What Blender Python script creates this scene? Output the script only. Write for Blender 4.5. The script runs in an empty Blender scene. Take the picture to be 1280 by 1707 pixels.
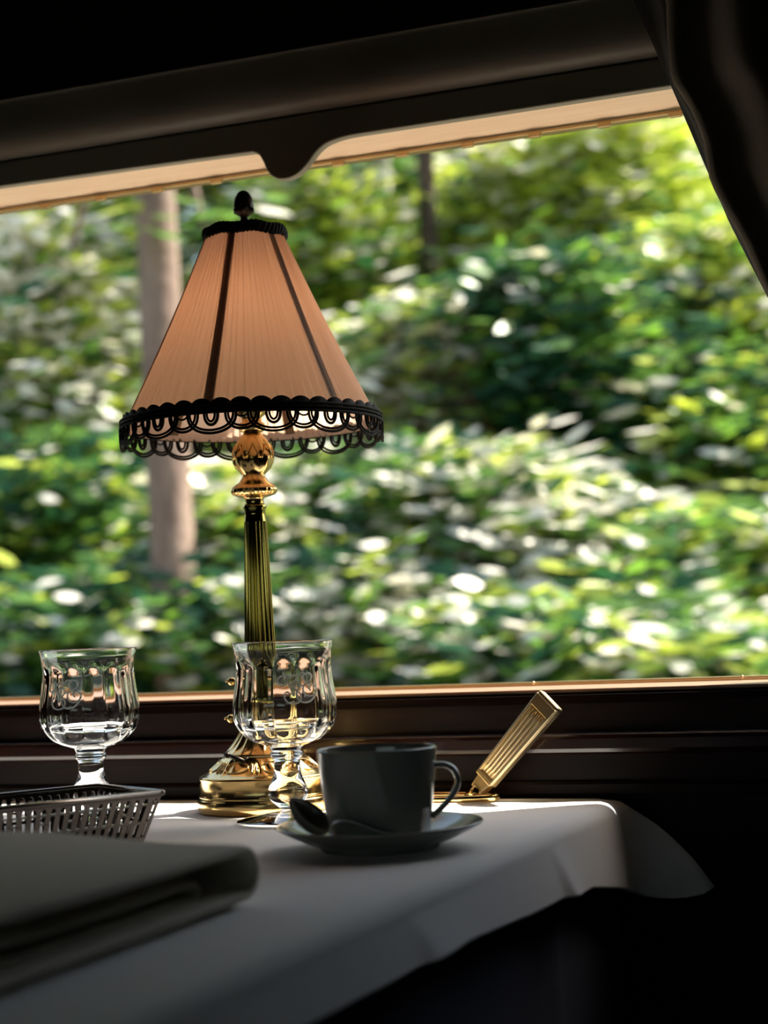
import bpy, math, random
import numpy as np
from mathutils import Vector, Matrix

scene = bpy.context.scene
COL = scene.collection
PI = math.pi
sin, cos = math.sin, math.cos

# ------------------------------------------------------------------ camera
YAW, PITCH, ROLL = math.radians(21.0), math.radians(3.84), math.radians(2.4)
cam_data = bpy.data.cameras.new('camera')
cam = bpy.data.objects.new('camera', cam_data)
COL.objects.link(cam)
f = Vector((-sin(YAW)*cos(PITCH), cos(YAW)*cos(PITCH), sin(PITCH)))
r0 = Vector((cos(YAW), sin(YAW), 0)); u0 = r0.cross(f)
rr = r0*cos(ROLL) - u0*sin(ROLL); uu = r0*sin(ROLL) + u0*cos(ROLL)
CAM = Vector((0, 0, 0.896))
cam.matrix_world = Matrix(((rr.x, uu.x, -f.x, CAM.x), (rr.y, uu.y, -f.y, CAM.y), (rr.z, uu.z, -f.z, CAM.z), (0, 0, 0, 1)))
cam_data.sensor_fit = 'VERTICAL'
cam_data.sensor_height = 36.0
cam_data.lens = 2900.0/1707.0*36.0
cam_data.clip_start = 0.02
cam_data.clip_end = 300
cam_data.dof.use_dof = True
cam_data.dof.focus_distance = 1.37
cam_data.dof.aperture_fstop = cam_data.lens/11.5
scene.camera = cam

# ------------------------------------------------------------------ world, sun, exposure
world = bpy.data.worlds.new('world'); scene.world = world
world.use_nodes = True
wn = world.node_tree.nodes; wl = world.node_tree.links
sky = wn.new('ShaderNodeTexSky')
sky.sky_type = 'NISHITA'; sky.sun_disc = False
sky.sun_elevation = math.radians(50); sky.sun_rotation = math.radians(54)
sky.air_density = 1.2; sky.dust_density = 2.5
tint = wn.new('ShaderNodeMix'); tint.data_type = 'RGBA'; tint.blend_type = 'MULTIPLY'; tint.inputs[0].default_value = 1
tint.inputs[7].default_value = (1.0, .94, .85, 1)   # warm hazy summer sky
wl.new(sky.outputs[0], tint.inputs[6]); wl.new(tint.outputs[2], wn['Background'].inputs[0])
wn['Background'].inputs[1].default_value = 0.28

sun_data = bpy.data.lights.new('sun', 'SUN')
sun = bpy.data.objects.new('sun', sun_data); COL.objects.link(sun)
SUN = Vector((0.50, 0.36, 0.79)).normalized()
sun.rotation_euler = SUN.to_track_quat('Z', 'Y').to_euler()
sun_data.energy = 14.0; sun_data.color = (1.0, 0.93, 0.82); sun_data.angle = math.radians(0.6)

scene.view_settings.view_transform = 'Standard'
scene.view_settings.look = 'None'
scene.view_settings.exposure = 0.65
scene.view_settings.gamma = 1.0
scene.view_settings.use_curve_mapping = False

# ------------------------------------------------------------------ helpers
class MB:
    def __init__(s): s.v = []; s.f = []
    def add(s, vs, fs):
        n = len(s.v); s.v += [tuple(p) for p in vs]; s.f += [tuple(i+n for i in q) for q in fs]; return s
    def box(s, c, size, rot=None):
        hx, hy, hz = size[0]/2, size[1]/2, size[2]/2
        vs = [Vector((x, y, z)) for x in (-hx, hx) for y in (-hy, hy) for z in (-hz, hz)]
        if rot is not None: vs = [rot @ p for p in vs]
        c = Vector(c)
        return s.add([p+c for p in vs], [(0, 1, 3, 2), (4, 6, 7, 5), (0, 4, 5, 1), (2, 3, 7, 6), (0, 2, 6, 4), (1, 5, 7, 3)])
    def lathe(s, prof, n=64, mod=None, c=(0, 0, 0), closed=False):
        vs = []; fs = []
        for k, (r, z) in enumerate(prof):
            for i in range(n):
                a = 2*PI*i/n
                R = mod(r, z, a, k) if mod else r
                vs.append((c[0]+R*cos(a), c[1]+R*sin(a), c[2]+z))
        m = len(prof)
        for k in range(m-1 if not closed else m):
            k2 = (k+1) % m
            for i in range(n):
                j = (i+1) % n
                fs.append((k*n+i, k*n+j, k2*n+j, k2*n+i))
        return s.add(vs, fs)
    def tube(s, pts, rad, n=8, closed=False, caps=True):
        pts = [Vector(p) for p in pts]; m = len(pts)
        rads = rad if isinstance(rad, (list, tuple)) else [rad]*m
        vs = []; fs = []; prev = None
        for k in range(m):
            if closed: t = pts[(k+1) % m]-pts[k-1]
            else: t = pts[min(k+1, m-1)]-pts[max(k-1, 0)]
            t = t.normalized() if t.length > 1e-9 else Vector((0, 0, 1))
            if prev is None:
                a = Vector((0, 0, 1)) if abs(t.z) < .9 else Vector((1, 0, 0))
                nrm = (a-t*a.dot(t)).normalized()
            else:
                nrm = prev-t*prev.dot(t)
                nrm = nrm.normalized() if nrm.length > 1e-6 else prev
            prev = nrm; b = t.cross(nrm)
            for i in range(n):
                a = 2*PI*i/n
                vs.append(pts[k]+(nrm*cos(a)+b*sin(a))*rads[k])
        for k in range(m if closed else m-1):
            k2 = (k+1) % m
            for i in range(n):
                j = (i+1) % n
                fs.append((k*n+i, k*n+j, k2*n+j, k2*n+i))
        if not closed and caps:
            fs.append(tuple(range(n-1, -1, -1))); fs.append(tuple((m-1)*n+i for i in range(n)))
        return s.add(vs, fs)
    def grid(s, rows, close=False):
        m = len(rows); n = len(rows[0]); vs = [p for r in rows for p in r]; fs = []
        for k in range(m-1):
            for i in range(n if close else n-1):
                j = (i+1) % n
                fs.append((k*n+i, k*n+j, (k+1)*n+j, (k+1)*n+i))
        return s.add(vs, fs)
    def prism(s, poly, d0, d1, axis='Y'):
        n = len(poly)
        def P(a, b, d): return (a, d, b) if axis == 'Y' else ((d, a, b) if axis == 'X' else (a, b, d))
        vs = [P(a, b, d0) for a, b in poly]+[P(a, b, d1) for a, b in poly]
        fs = [tuple(range(n)), tuple(range(2*n-1, n-1, -1))]+[(i, i+n, (i+1) % n+n, (i+1) % n) for i in range(n)]
        return s.add(vs, fs)
    def ball(s, c, r, n=16, m=10, sc=(1, 1, 1)):
        prof = [(r*sin(PI*k/m), -r*cos(PI*k/m)) for k in range(m+1)]
        vs = []; fs = []
        for (R, z) in prof:
            for i in range(n):
                a = 2*PI*i/n; vs.append((c[0]+R*cos(a)*sc[0], c[1]+R*sin(a)*sc[1], c[2]+z*sc[2]))
        for k in range(m):
            for i in range(n):
                j = (i+1) % n; fs.append((k*n+i, k*n+j, (k+1)*n+j, (k+1)*n+i))
        return s.add(vs, fs)
    def build(s, name, mat, parent=None, smooth=True, loc=None, flat_angle=None, weld=1e-6):
        import bmesh
        me = bpy.data.meshes.new(name)
        me.from_pydata(s.v, [], s.f); me.update()
        bm = bmesh.new(); bm.from_mesh(me)
        if weld: bmesh.ops.remove_doubles(bm, verts=bm.verts, dist=weld)
        bmesh.ops.dissolve_degenerate(bm, dist=1e-8, edges=bm.edges)
        bmesh.ops.recalc_face_normals(bm, faces=bm.faces)
        bm.to_mesh(me); bm.free()
        if mat: me.materials.append(mat)
        me.polygons.foreach_set('use_smooth', [smooth]*len(me.polygons))
        if smooth and flat_angle: me.set_sharp_from_angle(angle=math.radians(flat_angle))
        o = bpy.data.objects.new(name, me); COL.objects.link(o)
        if parent: o.parent = parent
        if loc: o.location = loc
        return o

def tag(o, label=None, cat=None, group=None, kind=None):
    if label: o['label'] = label
    if cat: o['category'] = cat
    if group: o['group'] = group
    if kind: o['kind'] = kind
    return o
def thing(name, label, cat, loc=(0, 0, 0), rz=0, group=None):
    o = bpy.data.objects.new(name, None); COL.objects.link(o); o.empty_display_size = .05
    o.location = loc; o.rotation_euler = (0, 0, rz)
    return tag(o, label, cat, group)
def copy_tree(o, parent=None):
    c = o.copy(); COL.objects.link(c)
    if parent: c.parent = parent
    for ch in list(o.children): copy_tree(ch, c)
    return c
def bevel(o, w, seg=3):
    m = o.modifiers.new('bevel', 'BEVEL'); m.width = w; m.segments = seg; m.limit_method = 'ANGLE'; m.angle_limit = math.radians(35)
    return o
def smoothcurve(pts, n):   # Catmull-Rom through pts, n steps per span
    P = [Vector(p) for p in pts]; out = []
    for i in range(len(P)-1):
        p0 = P[max(i-1, 0)]; p1 = P[i]; p2 = P[i+1]; p3 = P[min(i+2, len(P)-1)]
        for k in range(n):
            t = k/n
            out.append(.5*((2*p1)+(p2-p0)*t+(2*p0-5*p1+4*p2-p3)*t*t+(3*p1-p0-3*p2+p3)*t**3))
    out.append(P[-1]); return out
def ip(x, xs, ys): return float(np.interp(x, xs, ys))

# ------------------------------------------------------------------ materials
def mat(name, color=(.5, .5, .5), rough=.5, metal=0., spec=.5, coat=0., trans=0., ior=1.5, sheen=0.):
    m = bpy.data.materials.new(name); m.use_nodes = True
    b = m.node_tree.nodes['Principled BSDF']
    b.inputs['Base Color'].default_value = (*color, 1); b.inputs['Roughness'].default_value = rough
    b.inputs['Metallic'].default_value = metal; b.inputs['Specular IOR Level'].default_value = spec
    b.inputs['Coat Weight'].default_value = coat; b.inputs['Coat Roughness'].default_value = .08
    b.inputs['Transmission Weight'].default_value = trans; b.inputs['IOR'].default_value = ior
    b.inputs['Sheen Weight'].default_value = sheen
    return m
def noise_bump(m, scale, strength, dist=.001, detail=3, stretch=(1, 1, 1)):
    nt = m.node_tree; b = nt.nodes['Principled BSDF']
    tc = nt.nodes.new('ShaderNodeTexCoord'); mp = nt.nodes.new('ShaderNodeMapping'); mp.inputs['Scale'].default_value = stretch
    nz = nt.nodes.new('ShaderNodeTexNoise'); nz.inputs['Scale'].default_value = scale; nz.inputs['Detail'].default_value = detail
    bp = nt.nodes.new('ShaderNodeBump'); bp.inputs['Strength'].default_value = strength; bp.inputs['Distance'].default_value = dist
    nt.links.new(tc.outputs['Object'], mp.inputs['Vector']); nt.links.new(mp.outputs[0], nz.inputs['Vector'])
    nt.links.new(nz.outputs['Fac'], bp.inputs['Height']); nt.links.new(bp.outputs[0], b.inputs['Normal'])
    return nz
def noise_color(m, c1, c2, scale, stretch=(1, 1, 1), detail=4, lo=.35, hi=.65):
    nt = m.node_tree; b = nt.nodes['Principled BSDF']
    tc = nt.nodes.new('ShaderNodeTexCoord'); mp = nt.nodes.new('ShaderNodeMapping'); mp.inputs['Scale'].default_value = stretch
    nz = nt.nodes.new('ShaderNodeTexNoise'); nz.inputs['Scale'].default_value = scale; nz.inputs['Detail'].default_value = detail
    rp = nt.nodes.new('ShaderNodeValToRGB')
    rp.color_ramp.elements[0].position = lo; rp.color_ramp.elements[0].color = (*c1, 1)
    rp.color_ramp.elements[1].position = hi; rp.color_ramp.elements[1].color = (*c2, 1)
    nt.links.new(tc.outputs['Object'], mp.inputs['Vector']); nt.links.new(mp.outputs[0], nz.inputs['Vector'])
    nt.links.new(nz.outputs['Fac'], rp.inputs['Fac']); nt.links.new(rp.outputs[0], b.inputs['Base Color'])
    return m

M = {}
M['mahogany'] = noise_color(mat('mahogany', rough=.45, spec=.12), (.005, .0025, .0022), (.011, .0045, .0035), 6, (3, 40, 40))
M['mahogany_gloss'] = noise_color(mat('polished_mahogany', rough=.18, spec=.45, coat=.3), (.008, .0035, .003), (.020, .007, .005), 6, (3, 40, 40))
M['sill'] = noise_color(mat('sill_wood', rough=.35), (.25, .14, .09), (.34, .20, .135), 5, (3, 40, 40))
M['tanpaint'] = noise_color(mat('tan_paint', rough=.35), (.80, .60, .44), (.86, .67, .50), 8, (2, 20, 20))
M['pelmet'] = mat('pelmet_paint', (.15, .138, .108), .42); noise_bump(M['pelmet'], 300, .08)
M['board'] = mat('board_paint', (.21, .20, .155), .5); noise_bump(M['board'], 300, .08)
M['dark_wall'] = mat('dark_wallcovering', (.030, .028, .024), .55)
_nt = M['dark_wall'].node_tree
_tc = _nt.nodes.new('ShaderNodeTexCoord'); _vo = _nt.nodes.new('ShaderNodeTexVoronoi'); _vo.inputs['Scale'].default_value = 28
_bp = _nt.nodes.new('ShaderNodeBump'); _bp.inputs['Strength'].default_value = .35; _bp.inputs['Distance'].default_value = .004
_nt.links.new(_tc.outputs['Object'], _vo.inputs['Vector']); _nt.links.new(_vo.outputs['Distance'], _bp.inputs['Height'])
_nt.links.new(_bp.outputs[0], _nt.nodes['Principled BSDF'].inputs['Normal'])
M['carpet'] = mat('carpet', (.03, .02, .02), .9); noise_bump(M['carpet'], 400, .4)
M['brass'] = mat('brass', (.80, .55, .22), .17, 1.0); noise_bump(M['brass'], 60, .06, .001)
M['brass_dark'] = mat('aged_brass', (.42, .36, .10), .06, 1.0)
M['gilt'] = mat('satin_gilt', (.85, .66, .38), .32, 1.0); noise_bump(M['gilt'], 200, .06, .0006)
M['frame_brass'] = mat('frame_brass', (.55, .40, .20), .35, 1.0)
M['bronze'] = mat('dark_bronze', (.03, .022, .014), .4, .7)
M['silver'] = mat('silver_plate', (.34, .30, .27), .22, 1.0); noise_bump(M['silver'], 120, .08, .0006)
M['steel'] = mat('spoon_silver', (.78, .76, .72), .24, 1.0)
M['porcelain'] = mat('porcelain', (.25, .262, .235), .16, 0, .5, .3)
M['glass'] = mat('crystal', (1, 1, 1), 0.0, trans=1.0, ior=1.5)
M['water'] = mat('water', (1, 1, 1), 0.0, trans=1.0, ior=1.33)
M['linen'] = mat('white_linen', (.87, .86, .85), .85, sheen=.1)
noise_bump(M['linen'], 900, .12, .0004)
M['under'] = mat('shade_toned_cloth', (.13, .14, .20), .9); noise_bump(M['under'], 600, .15, .0005)  # shade on the under cloth is put into this dark base colour
M['napkin'] = mat('napkin_cotton', (.56, .52, .42), .9); noise_bump(M['napkin'], 500, .2, .0006)
M['curtain'] = mat('curtain_velvet', (.105, .092, .072), .95, sheen=.03); noise_bump(M['curtain'], 700, .2, .0006)
M['lining'] = mat('curtain_lining', (.010, .011, .012), .95)
M['braid'] = mat('black_braid', (.008, .008, .008), .7, spec=.15); noise_bump(M['braid'], 900, .6, .001)
M['table_wood'] = mat('table_wood', (.05, .03, .02), .5)
M['bark'] = noise_color(mat('bark', rough=.9), (.12, .078, .060), (.23, .16, .125), 4, (4, 4, 1)); noise_bump(M['bark'], 12, .6, .02)
M['bark_dark'] = noise_color(mat('dark_bark', rough=.9), (.045, .03, .022), (.09, .06, .045), 4, (4, 4, 1))
M['bark_pale'] = noise_color(mat('pale_bark', rough=.9), (.30, .27, .22), (.48, .44, .36), 4, (4, 4, 1))
M['soil'] = noise_color(mat('forest_floor', rough=1.), (.012, .022, .010), (.035, .05, .018), 2.0)

def pane_mat():
    m = bpy.data.materials.new('window_glass'); m.use_nodes = True; nt = m.node_tree; nt.nodes.clear()
    out = nt.nodes.new('ShaderNodeOutputMaterial'); mx = nt.nodes.new('ShaderNodeMixShader')
    tr = nt.nodes.new('ShaderNodeBsdfTransparent'); gl = nt.nodes.new('ShaderNodeBsdfGlossy'); gl.inputs['Roughness'].default_value = .0
    fr = nt.nodes.new('ShaderNodeFresnel'); fr.inputs['IOR'].default_value = 1.3
    tr.inputs['Color'].default_value = (.97, .98, .97, 1)
    ge = nt.nodes.new('ShaderNodeNewGeometry'); inv = nt.nodes.new('ShaderNodeMath'); inv.operation = 'SUBTRACT'; inv.inputs[0].default_value = 1
    mu = nt.nodes.new('ShaderNodeMath'); mu.operation = 'MULTIPLY'   # reflect at the outer faces only
    nt.links.new(ge.outputs['Backfacing'], inv.inputs[1]); nt.links.new(inv.outputs[0], mu.inputs[0]); nt.links.new(fr.outputs[0], mu.inputs[1])
    nt.links.new(mu.outputs[0], mx.inputs[0]); nt.links.new(tr.outputs[0], mx.inputs[1]); nt.links.new(gl.outputs[0], mx.inputs[2])
    nt.links.new(mx.outputs[0], out.inputs[0]); return m
M['pane'] = pane_mat()

def translucent_mat(name, col, tcol, fac, gloss=0., rough=.4):
    m = bpy.data.materials.new(name); m.use_nodes = True; nt = m.node_tree; nt.nodes.clear()
    out = nt.nodes.new('ShaderNodeOutputMaterial'); mx = nt.nodes.new('ShaderNodeMixShader')
    d = nt.nodes.new('ShaderNodeBsdfDiffuse'); t = nt.nodes.new('ShaderNodeBsdfTranslucent')
    d.inputs['Color'].default_value = (*col, 1); t.inputs['Color'].default_value = (*tcol, 1)
    mx.inputs[0].default_value = fac
    nt.links.new(d.outputs[0], mx.inputs[1]); nt.links.new(t.outputs[0], mx.inputs[2])
    last = mx
    if gloss > 0:
        g = nt.nodes.new('ShaderNodeBsdfGlossy'); g.inputs['Roughness'].default_value = rough
        m2 = nt.nodes.new('ShaderNodeMixShader'); m2.inputs[0].default_value = gloss
        nt.links.new(mx.outputs[0], m2.inputs[1]); nt.links.new(g.outputs[0], m2.inputs[2]); last = m2
    nt.links.new(last.outputs[0], out.inputs[0]); return m
M['etch'] = translucent_mat('etched_glass', (.95, .95, .92), (.98, .98, .94), .6)
M['ballast'] = noise_color(mat('ballast_stone', rough=.95), (.36, .31, .26), (.62, .56, .48), 30)
M['wire'] = translucent_mat('shade_tape', (.22, .15, .09), (.24, .15, .08), .5)
M['shade'] = translucent_mat('pleated_silk', (.76, .58, .49), (.86, .57, .40), .5)
M['leaf_glint'] = translucent_mat('glint_leaf', (.84, .79, .71), (.74, .70, .48), .3, .10, .4)  # whitish colour stands in for sun glints on glossy leaves
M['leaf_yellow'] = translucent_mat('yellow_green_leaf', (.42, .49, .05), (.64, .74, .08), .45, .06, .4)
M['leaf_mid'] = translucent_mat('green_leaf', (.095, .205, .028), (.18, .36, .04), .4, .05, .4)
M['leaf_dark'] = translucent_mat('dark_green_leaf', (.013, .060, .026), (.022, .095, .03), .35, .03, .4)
LEAF = [M['leaf_glint'], M['leaf_yellow'], M['leaf_mid'], M['leaf_dark']]

# ------------------------------------------------------------------ the carriage
YW = 1.42           # inner face of the window wall
X0, X1 = -2.3, 1.1  # ends of the compartment
WX0, WX1 = -1.35, -0.105
ZS, ZT = 0.8395, 1.338   # window opening
def struct(name, mb, m, smooth=False, parent=None, label=None):
    o = mb.build(name, m, parent, smooth)
    if not parent: o['kind'] = 'structure'
    if label: o['label'] = label
    return o

struct('floor', MB().box((-.6, -.04, -.03), (3.4, 3.12, .06)), M['carpet'])
struct('ceiling', MB().box((-.6, -.04, 2.23), (3.4, 3.12, .06)), M['dark_wall'])
struct('wall_left', MB().box((X0-.03, -.04, 1.1), (.06, 3.12, 2.2)), M['dark_wall'])
struct('wall_right', MB().box((X1+.03, -.04, 1.1), (.06, 3.12, 2.2)), M['dark_wall'])
# far wall of the car, with the opposite window
BX0, BX1, BZ0, BZ1 = -1.2, .6, 1.10, 1.25
w = MB()
w.box((-.6, -1.57, BZ0/2), (3.4, .06, BZ0)); w.box((-.6, -1.57, (BZ1+2.2)/2), (3.4, .06, 2.2-BZ1))
w.box(((X0+BX0)/2, -1.57, (BZ0+BZ1)/2), (BX0-X0, .06, BZ1-BZ0)); w.box(((X1+BX1)/2, -1.57, (BZ0+BZ1)/2), (X1-BX1, .06, BZ1-BZ0))
struct('wall_back', w, M['dark_wall'])
struct('window_2', MB().box(((BX0+BX1)/2, -1.57, (BZ0+BZ1)/2), (BX1-BX0, .006, BZ1-BZ0)), M['pane'])
# window wall
w = MB()
w.box((-.6, 1.48, .4182), (3.4, .12, .8364))
w.box(((X0+WX0)/2, 1.48, 1.0982), (WX0-X0, .12, .5236)); w.box(((X1+WX1)/2, 1.48, 1.0982), (X1-WX1, .12, .5236))
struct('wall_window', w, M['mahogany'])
struct('wall_upper', MB().box((-.6, 1.47, 1.78), (3.4, .14, .84)), M['dark_wall'])
# panelled mouldings under the sill: extruded profile (Y, Z)
def mould(name, prof, m, x0=X0, x1=X1, seg=1):
    mb = MB(); n = len(prof)
    mb.prism(prof, x0, x1, 'X')
    return struct(name, mb, m)
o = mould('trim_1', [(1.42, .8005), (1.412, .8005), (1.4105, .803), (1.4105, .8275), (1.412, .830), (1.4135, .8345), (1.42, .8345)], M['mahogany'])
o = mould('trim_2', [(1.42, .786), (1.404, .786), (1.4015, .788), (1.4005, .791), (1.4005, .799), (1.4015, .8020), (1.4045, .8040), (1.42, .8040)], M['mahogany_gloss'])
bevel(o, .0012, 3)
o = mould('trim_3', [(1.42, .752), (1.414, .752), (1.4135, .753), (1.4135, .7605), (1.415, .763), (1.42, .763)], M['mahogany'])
# ledge and soffit of the window reveal
o = struct('trim_4', MB().box(((WX0+WX1)/2, 1.4615, .8380), (WX1-WX0, .085, .0030)), M['sill']); bevel(o, .0008)
struct('trim_5', MB().box(((WX0+WX1)/2, 1.45, 1.3445), (WX1-WX0, .11, .006)), M['tanpaint'])
# window: frame, pane, glazing clips
win = struct('window_1', MB().box(((WX0+WX1)/2, 1.515, (ZS+ZT)/2), (WX1-WX0, .005, ZT-ZS)), M['pane'], label='large coach window looking onto the sunlit wood')
fr = MB()
fr.box(((WX0+WX1)/2, 1.509, .8412), (WX1-WX0, .010, .0034))
fr.box(((WX0+WX1)/2, 1.505, 1.3385), (WX1-WX0, .012, .0032))
fr.box((WX0+.006, 1.505, 1.09), (.012, .012, .49)); fr.box((WX1-.006, 1.505, 1.09), (.012, .012, .49))
bevel(fr.build('window_frame', M['frame_brass'], win, False), .001)
x = -.993
while x < -.2:
    bevel(MB().box((x, 1.500, 1.3358), (.012, .006, .0046)).build('glazing_clip', M['frame_brass'], win, False), .0012); x += .0643
for x in (-.93, -.44, -.255):
    MB().ball((x, 1.499, .8425), .0016, 10, 6).build('frame_pin', M['frame_brass'], win)

# pelmet with a hanging pull tab
pel = thing('pelmet', 'dark moulded pelmet with rounded pull tab across the window top', 'pelmet', (-.6, 1.4, 1.33))
prof = [(1.397, 1.3495), (1.3955, 1.3500), (1.390, 1.3516), (1.3835, 1.3542), (1.378, 1.3575), (1.374, 1.362), (1.3715, 1.368), (1.3702, 1.376), (1.3696, 1.384), (1.369, 1.392), (1.3685, 1.4), (1.3680, 1.4020), (1.367, 1.4032), (1.3675, 1.4046), (1.370, 1.4052), (1.40, 1.4052), (1.40, 1.3495)]
mb = MB(); mb.prism([(a-1.4, b-1.33) for a, b in prof], X0+.6, X1+.6, 'X')
mb.build('cove_moulding', M['pelmet'], pel, True, flat_angle=40)
outline = smoothcurve([(-.6435, 0, 1.3245), (-.6375, 0, 1.3215), (-.6335, 0, 1.3145), (-.6300, 0, 1.3065), (-.6255, 0, 1.3005), (-.6185, 0, 1.2968), (-.6100, 0, 1.2962), (-.6015, 0, 1.2985), (-.5940, 0, 1.3035), (-.5870, 0, 1.3105), (-.5800, 0, 1.3175), (-.5710, 0, 1.3225), (-.5560, 0, 1.3255), (-.54, 0, 1.3262)], 4)
poly = [(X0, 1.3285)]+[(-1.3, 1.3285), (-.9, 1.328), (-.70, 1.3255), (-.65, 1.3246)]+[(p.x, p.z) for p in outline]+[(-.40, 1.3262), (-.2, 1.327), (X1, 1.327), (X1, 1.3515), (X0, 1.3515)]
mb = MB(); mb.prism([(a+.6, b-1.33) for a, b in poly], -.0135, -.0035, 'Y')
bevel(mb.build('lower_board', M['board'], pel, False), .0015)

# curtain gathered to the right
cur = thing('curtain', 'heavy dark curtain drawn back at the right of the window', 'curtain', (-.1, 1.33, .95))
edge = [(1.58, -.345), (1.45, -.307), (1.380, -.283), (1.307, -.257), (1.200, -.220), (1.127, -.189), (1.05, -.150), (.97, -.110), (.90, -.070), (.85, -.050), (.82, -.046), (.78, -.050), (.45, -.060)]
seam = [(1.58, -.330), (1.45, -.283), (1.375, -.255), (1.345, -.256), (1.312, -.2545), (1.285, -.240), (1.262, -.2325), (1.245, -.2305), (1.229, -.2290), (1.205, -.219), (1.180, -.2065), (1.146, -.1945), (1.12, -.184), (1.05, -.148), (.97, -.108), (.90, -.068), (.85, -.048), (.82, -.044), (.78, -.048), (.45, -.058)]
ez, ex = zip(*edge[::-1]); sz, sx = zip(*seam[::-1])
rows = []; rows2 = []
NV = 120
for k in range(NV+1):
    z = .45+(1.58-.45)*k/NV
    xs = ip(z, sz, sx)+.0; xe = min(ip(z, ez, ex), xs-.0004)
    row = []
    xr = ip(z, [.45, .78, .82, .86, .97, 1.2, 1.58], [.085, .070, .055, .060, .12, .19, .20])
    for i in range(81):
        t = i/80
        g = max(.12, min(1, (z-.80)/.78))
        xx = xs+(xr-xs)*(t**1.15)
        yy = 1.312+.022*sin(2*PI*(t*4.2+.03*sin(5*z)))*min(1, t*7)*(.35+.65*g)+.012*(1-math.exp(-t*9))*cos(2*PI*t*1.7)
        yy += .012*math.exp(-(t/.02)**2)
        row.append((xx+.1, yy-1.33, z-.95))
    rows.append(row)
    rows2.append([(xe+(xs-xe)*q+.1, 1.352-.026*q*q-1.33, z-.95) for q in (0, .25, .5, .75, 1)])
o = MB().grid(rows).build('curtain_drape', M['curtain'], cur)
sd = o.modifiers.new('solid', 'SOLIDIFY'); sd.thickness = .003
o = MB().grid(rows2).build('lining_edge', M['lining'], cur); o['label'] = 'black lining edge'
sd = o.modifiers.new('solid', 'SOLIDIFY'); sd.thickness = .002
mb = MB(); rows = []
for b in np.linspace(0, 2*PI, 49)[:-1]:
    rows.append([(.105+.058*cos(b), .004+.034*sin(b), -.13+dz+.010*cos(b)) for dz in (-.018, .018)])
rows.append(rows[0])
o = mb.grid(rows).build('tieback', M['curtain'], cur); sd = o.modifiers.new('solid', 'SOLIDIFY'); sd.thickness = .003

# ------------------------------------------------------------------ table and cloths
TZ = .75
TX = -.338           # right edge of the table
tab = thing('dining_table', 'dining table fixed below the window under white and shade-toned cloths', 'table', (-.68, .95, 0))
bevel(MB().box((-.015, .0, .735), (.63, .86, .020)).build('tabletop', M['table_wood'], tab, False), .004)
mb = MB(); mb.box((-.1, .1, .3625), (.08, .30, .725)); mb.box((-.1, .1, .02), (.25, .5, .04))
bevel(mb.build('pedestal', M['table_wood'], tab, False), .006)

rng = random.Random(4)
# top cloth: rows along Y, each from the left edge over the top and down the right side
def hem_z(y): return ip(y, [.45, .70, .84, .96, 1.09, 1.17, 1.25, 1.33, 1.385], [.722, .719, .716, .715, .708, .706, .701, .688, .676])
def crease(y, y0, w, s):       # one-sided fold ridge
    d = y-y0
    return s*math.exp(-(d/w)**2) if d > 0 else s*math.exp(-(d/(w*.25))**2)
rows = []
ys = list(np.arange(.45, 1.3801, .005))
def top_z(x, y):
    return TZ+.0002*sin(37*x+11*y)+.00035*sin(60*y+9*sin(9*x))*max(0, min(1, (y-1.05)/.3))
for y in ys:
    R = .014
    row = [(-1.02+(TX-R+1.02)*t, y, TZ) for t in np.linspace(0, 1, 70)]
    row = [(a, b, top_z(a, b)) for a, b, c in row]
    out = .004*sin(13*y+.6)
    for a in np.linspace(.12, 1.35, 12):
        row.append((TX-R+R*sin(a), y, TZ-R+R*cos(a)))
    zb = row[-1][2]; xb = row[-1][0]; hz = hem_z(y)
    for t in np.linspace(.08, 1, 16):
        fl = .010*t+(crease(y, 1.185, .035, .006)+crease(y, .905, .06, .004))*t
        row.append((xb+fl*1.0, y, zb+(hz-zb)*t))
    rows.append(row)
# the corner flap: rib curves fanning round the back corner
ny = len(rows[0])
fan = [  # (top start, edge, hem) for ribs past y = 1.38
    ((-.352, 1.388, .7500), (-.3365, 1.388, .742), (-.322, 1.388, .6735)),
    ((-.350, 1.393, .7498), (-.3350, 1.394, .741), (-.314, 1.394, .6715)),
    ((-.348, 1.397, .7494), (-.3310, 1.3985, .738), (-.304, 1.3985, .6705)),
    ((-.346, 1.400, .7488), (-.3260, 1.402, .735), (-.292, 1.4025, .6708)),
    ((-.344, 1.402, .7482), (-.3200, 1.4045, .7315), (-.279, 1.4055, .6735)),
    ((-.343, 1.4035, .7478), (-.3130, 1.406, .7275), (-.2700, 1.4075, .6785)),
]
for (a, b, c) in fan:
    y = a[1]
    row = []
    for t in np.linspace(0, 1, 70):
        xx = -1.02+(a[0]+1.02)*t
        row.append((xx, min(y, 1.404), TZ if t < .97 else TZ+(a[2]-TZ)*(t-.97)/.03))
    cv = smoothcurve([a, b, tuple((Vector(b)*.45+Vector(c)*.55)+Vector((.002, 0, 0.002))), c], 12)
    pick = [cv[int(round(q))] for q in np.linspace(1, len(cv)-1, 28)]
    row += [tuple(p) for p in pick]
    rows.append(row)
cl = MB().grid(rows).build('tablecloth', M['linen'], None, True, weld=0)
sd = cl.modifiers.new('solid', 'SOLIDIFY'); sd.thickness = .0012; sd.offset = -1 
tag(cl, 'white linen tablecloth on top with short hanging hem and corner flap', 'tablecloth')
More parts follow.
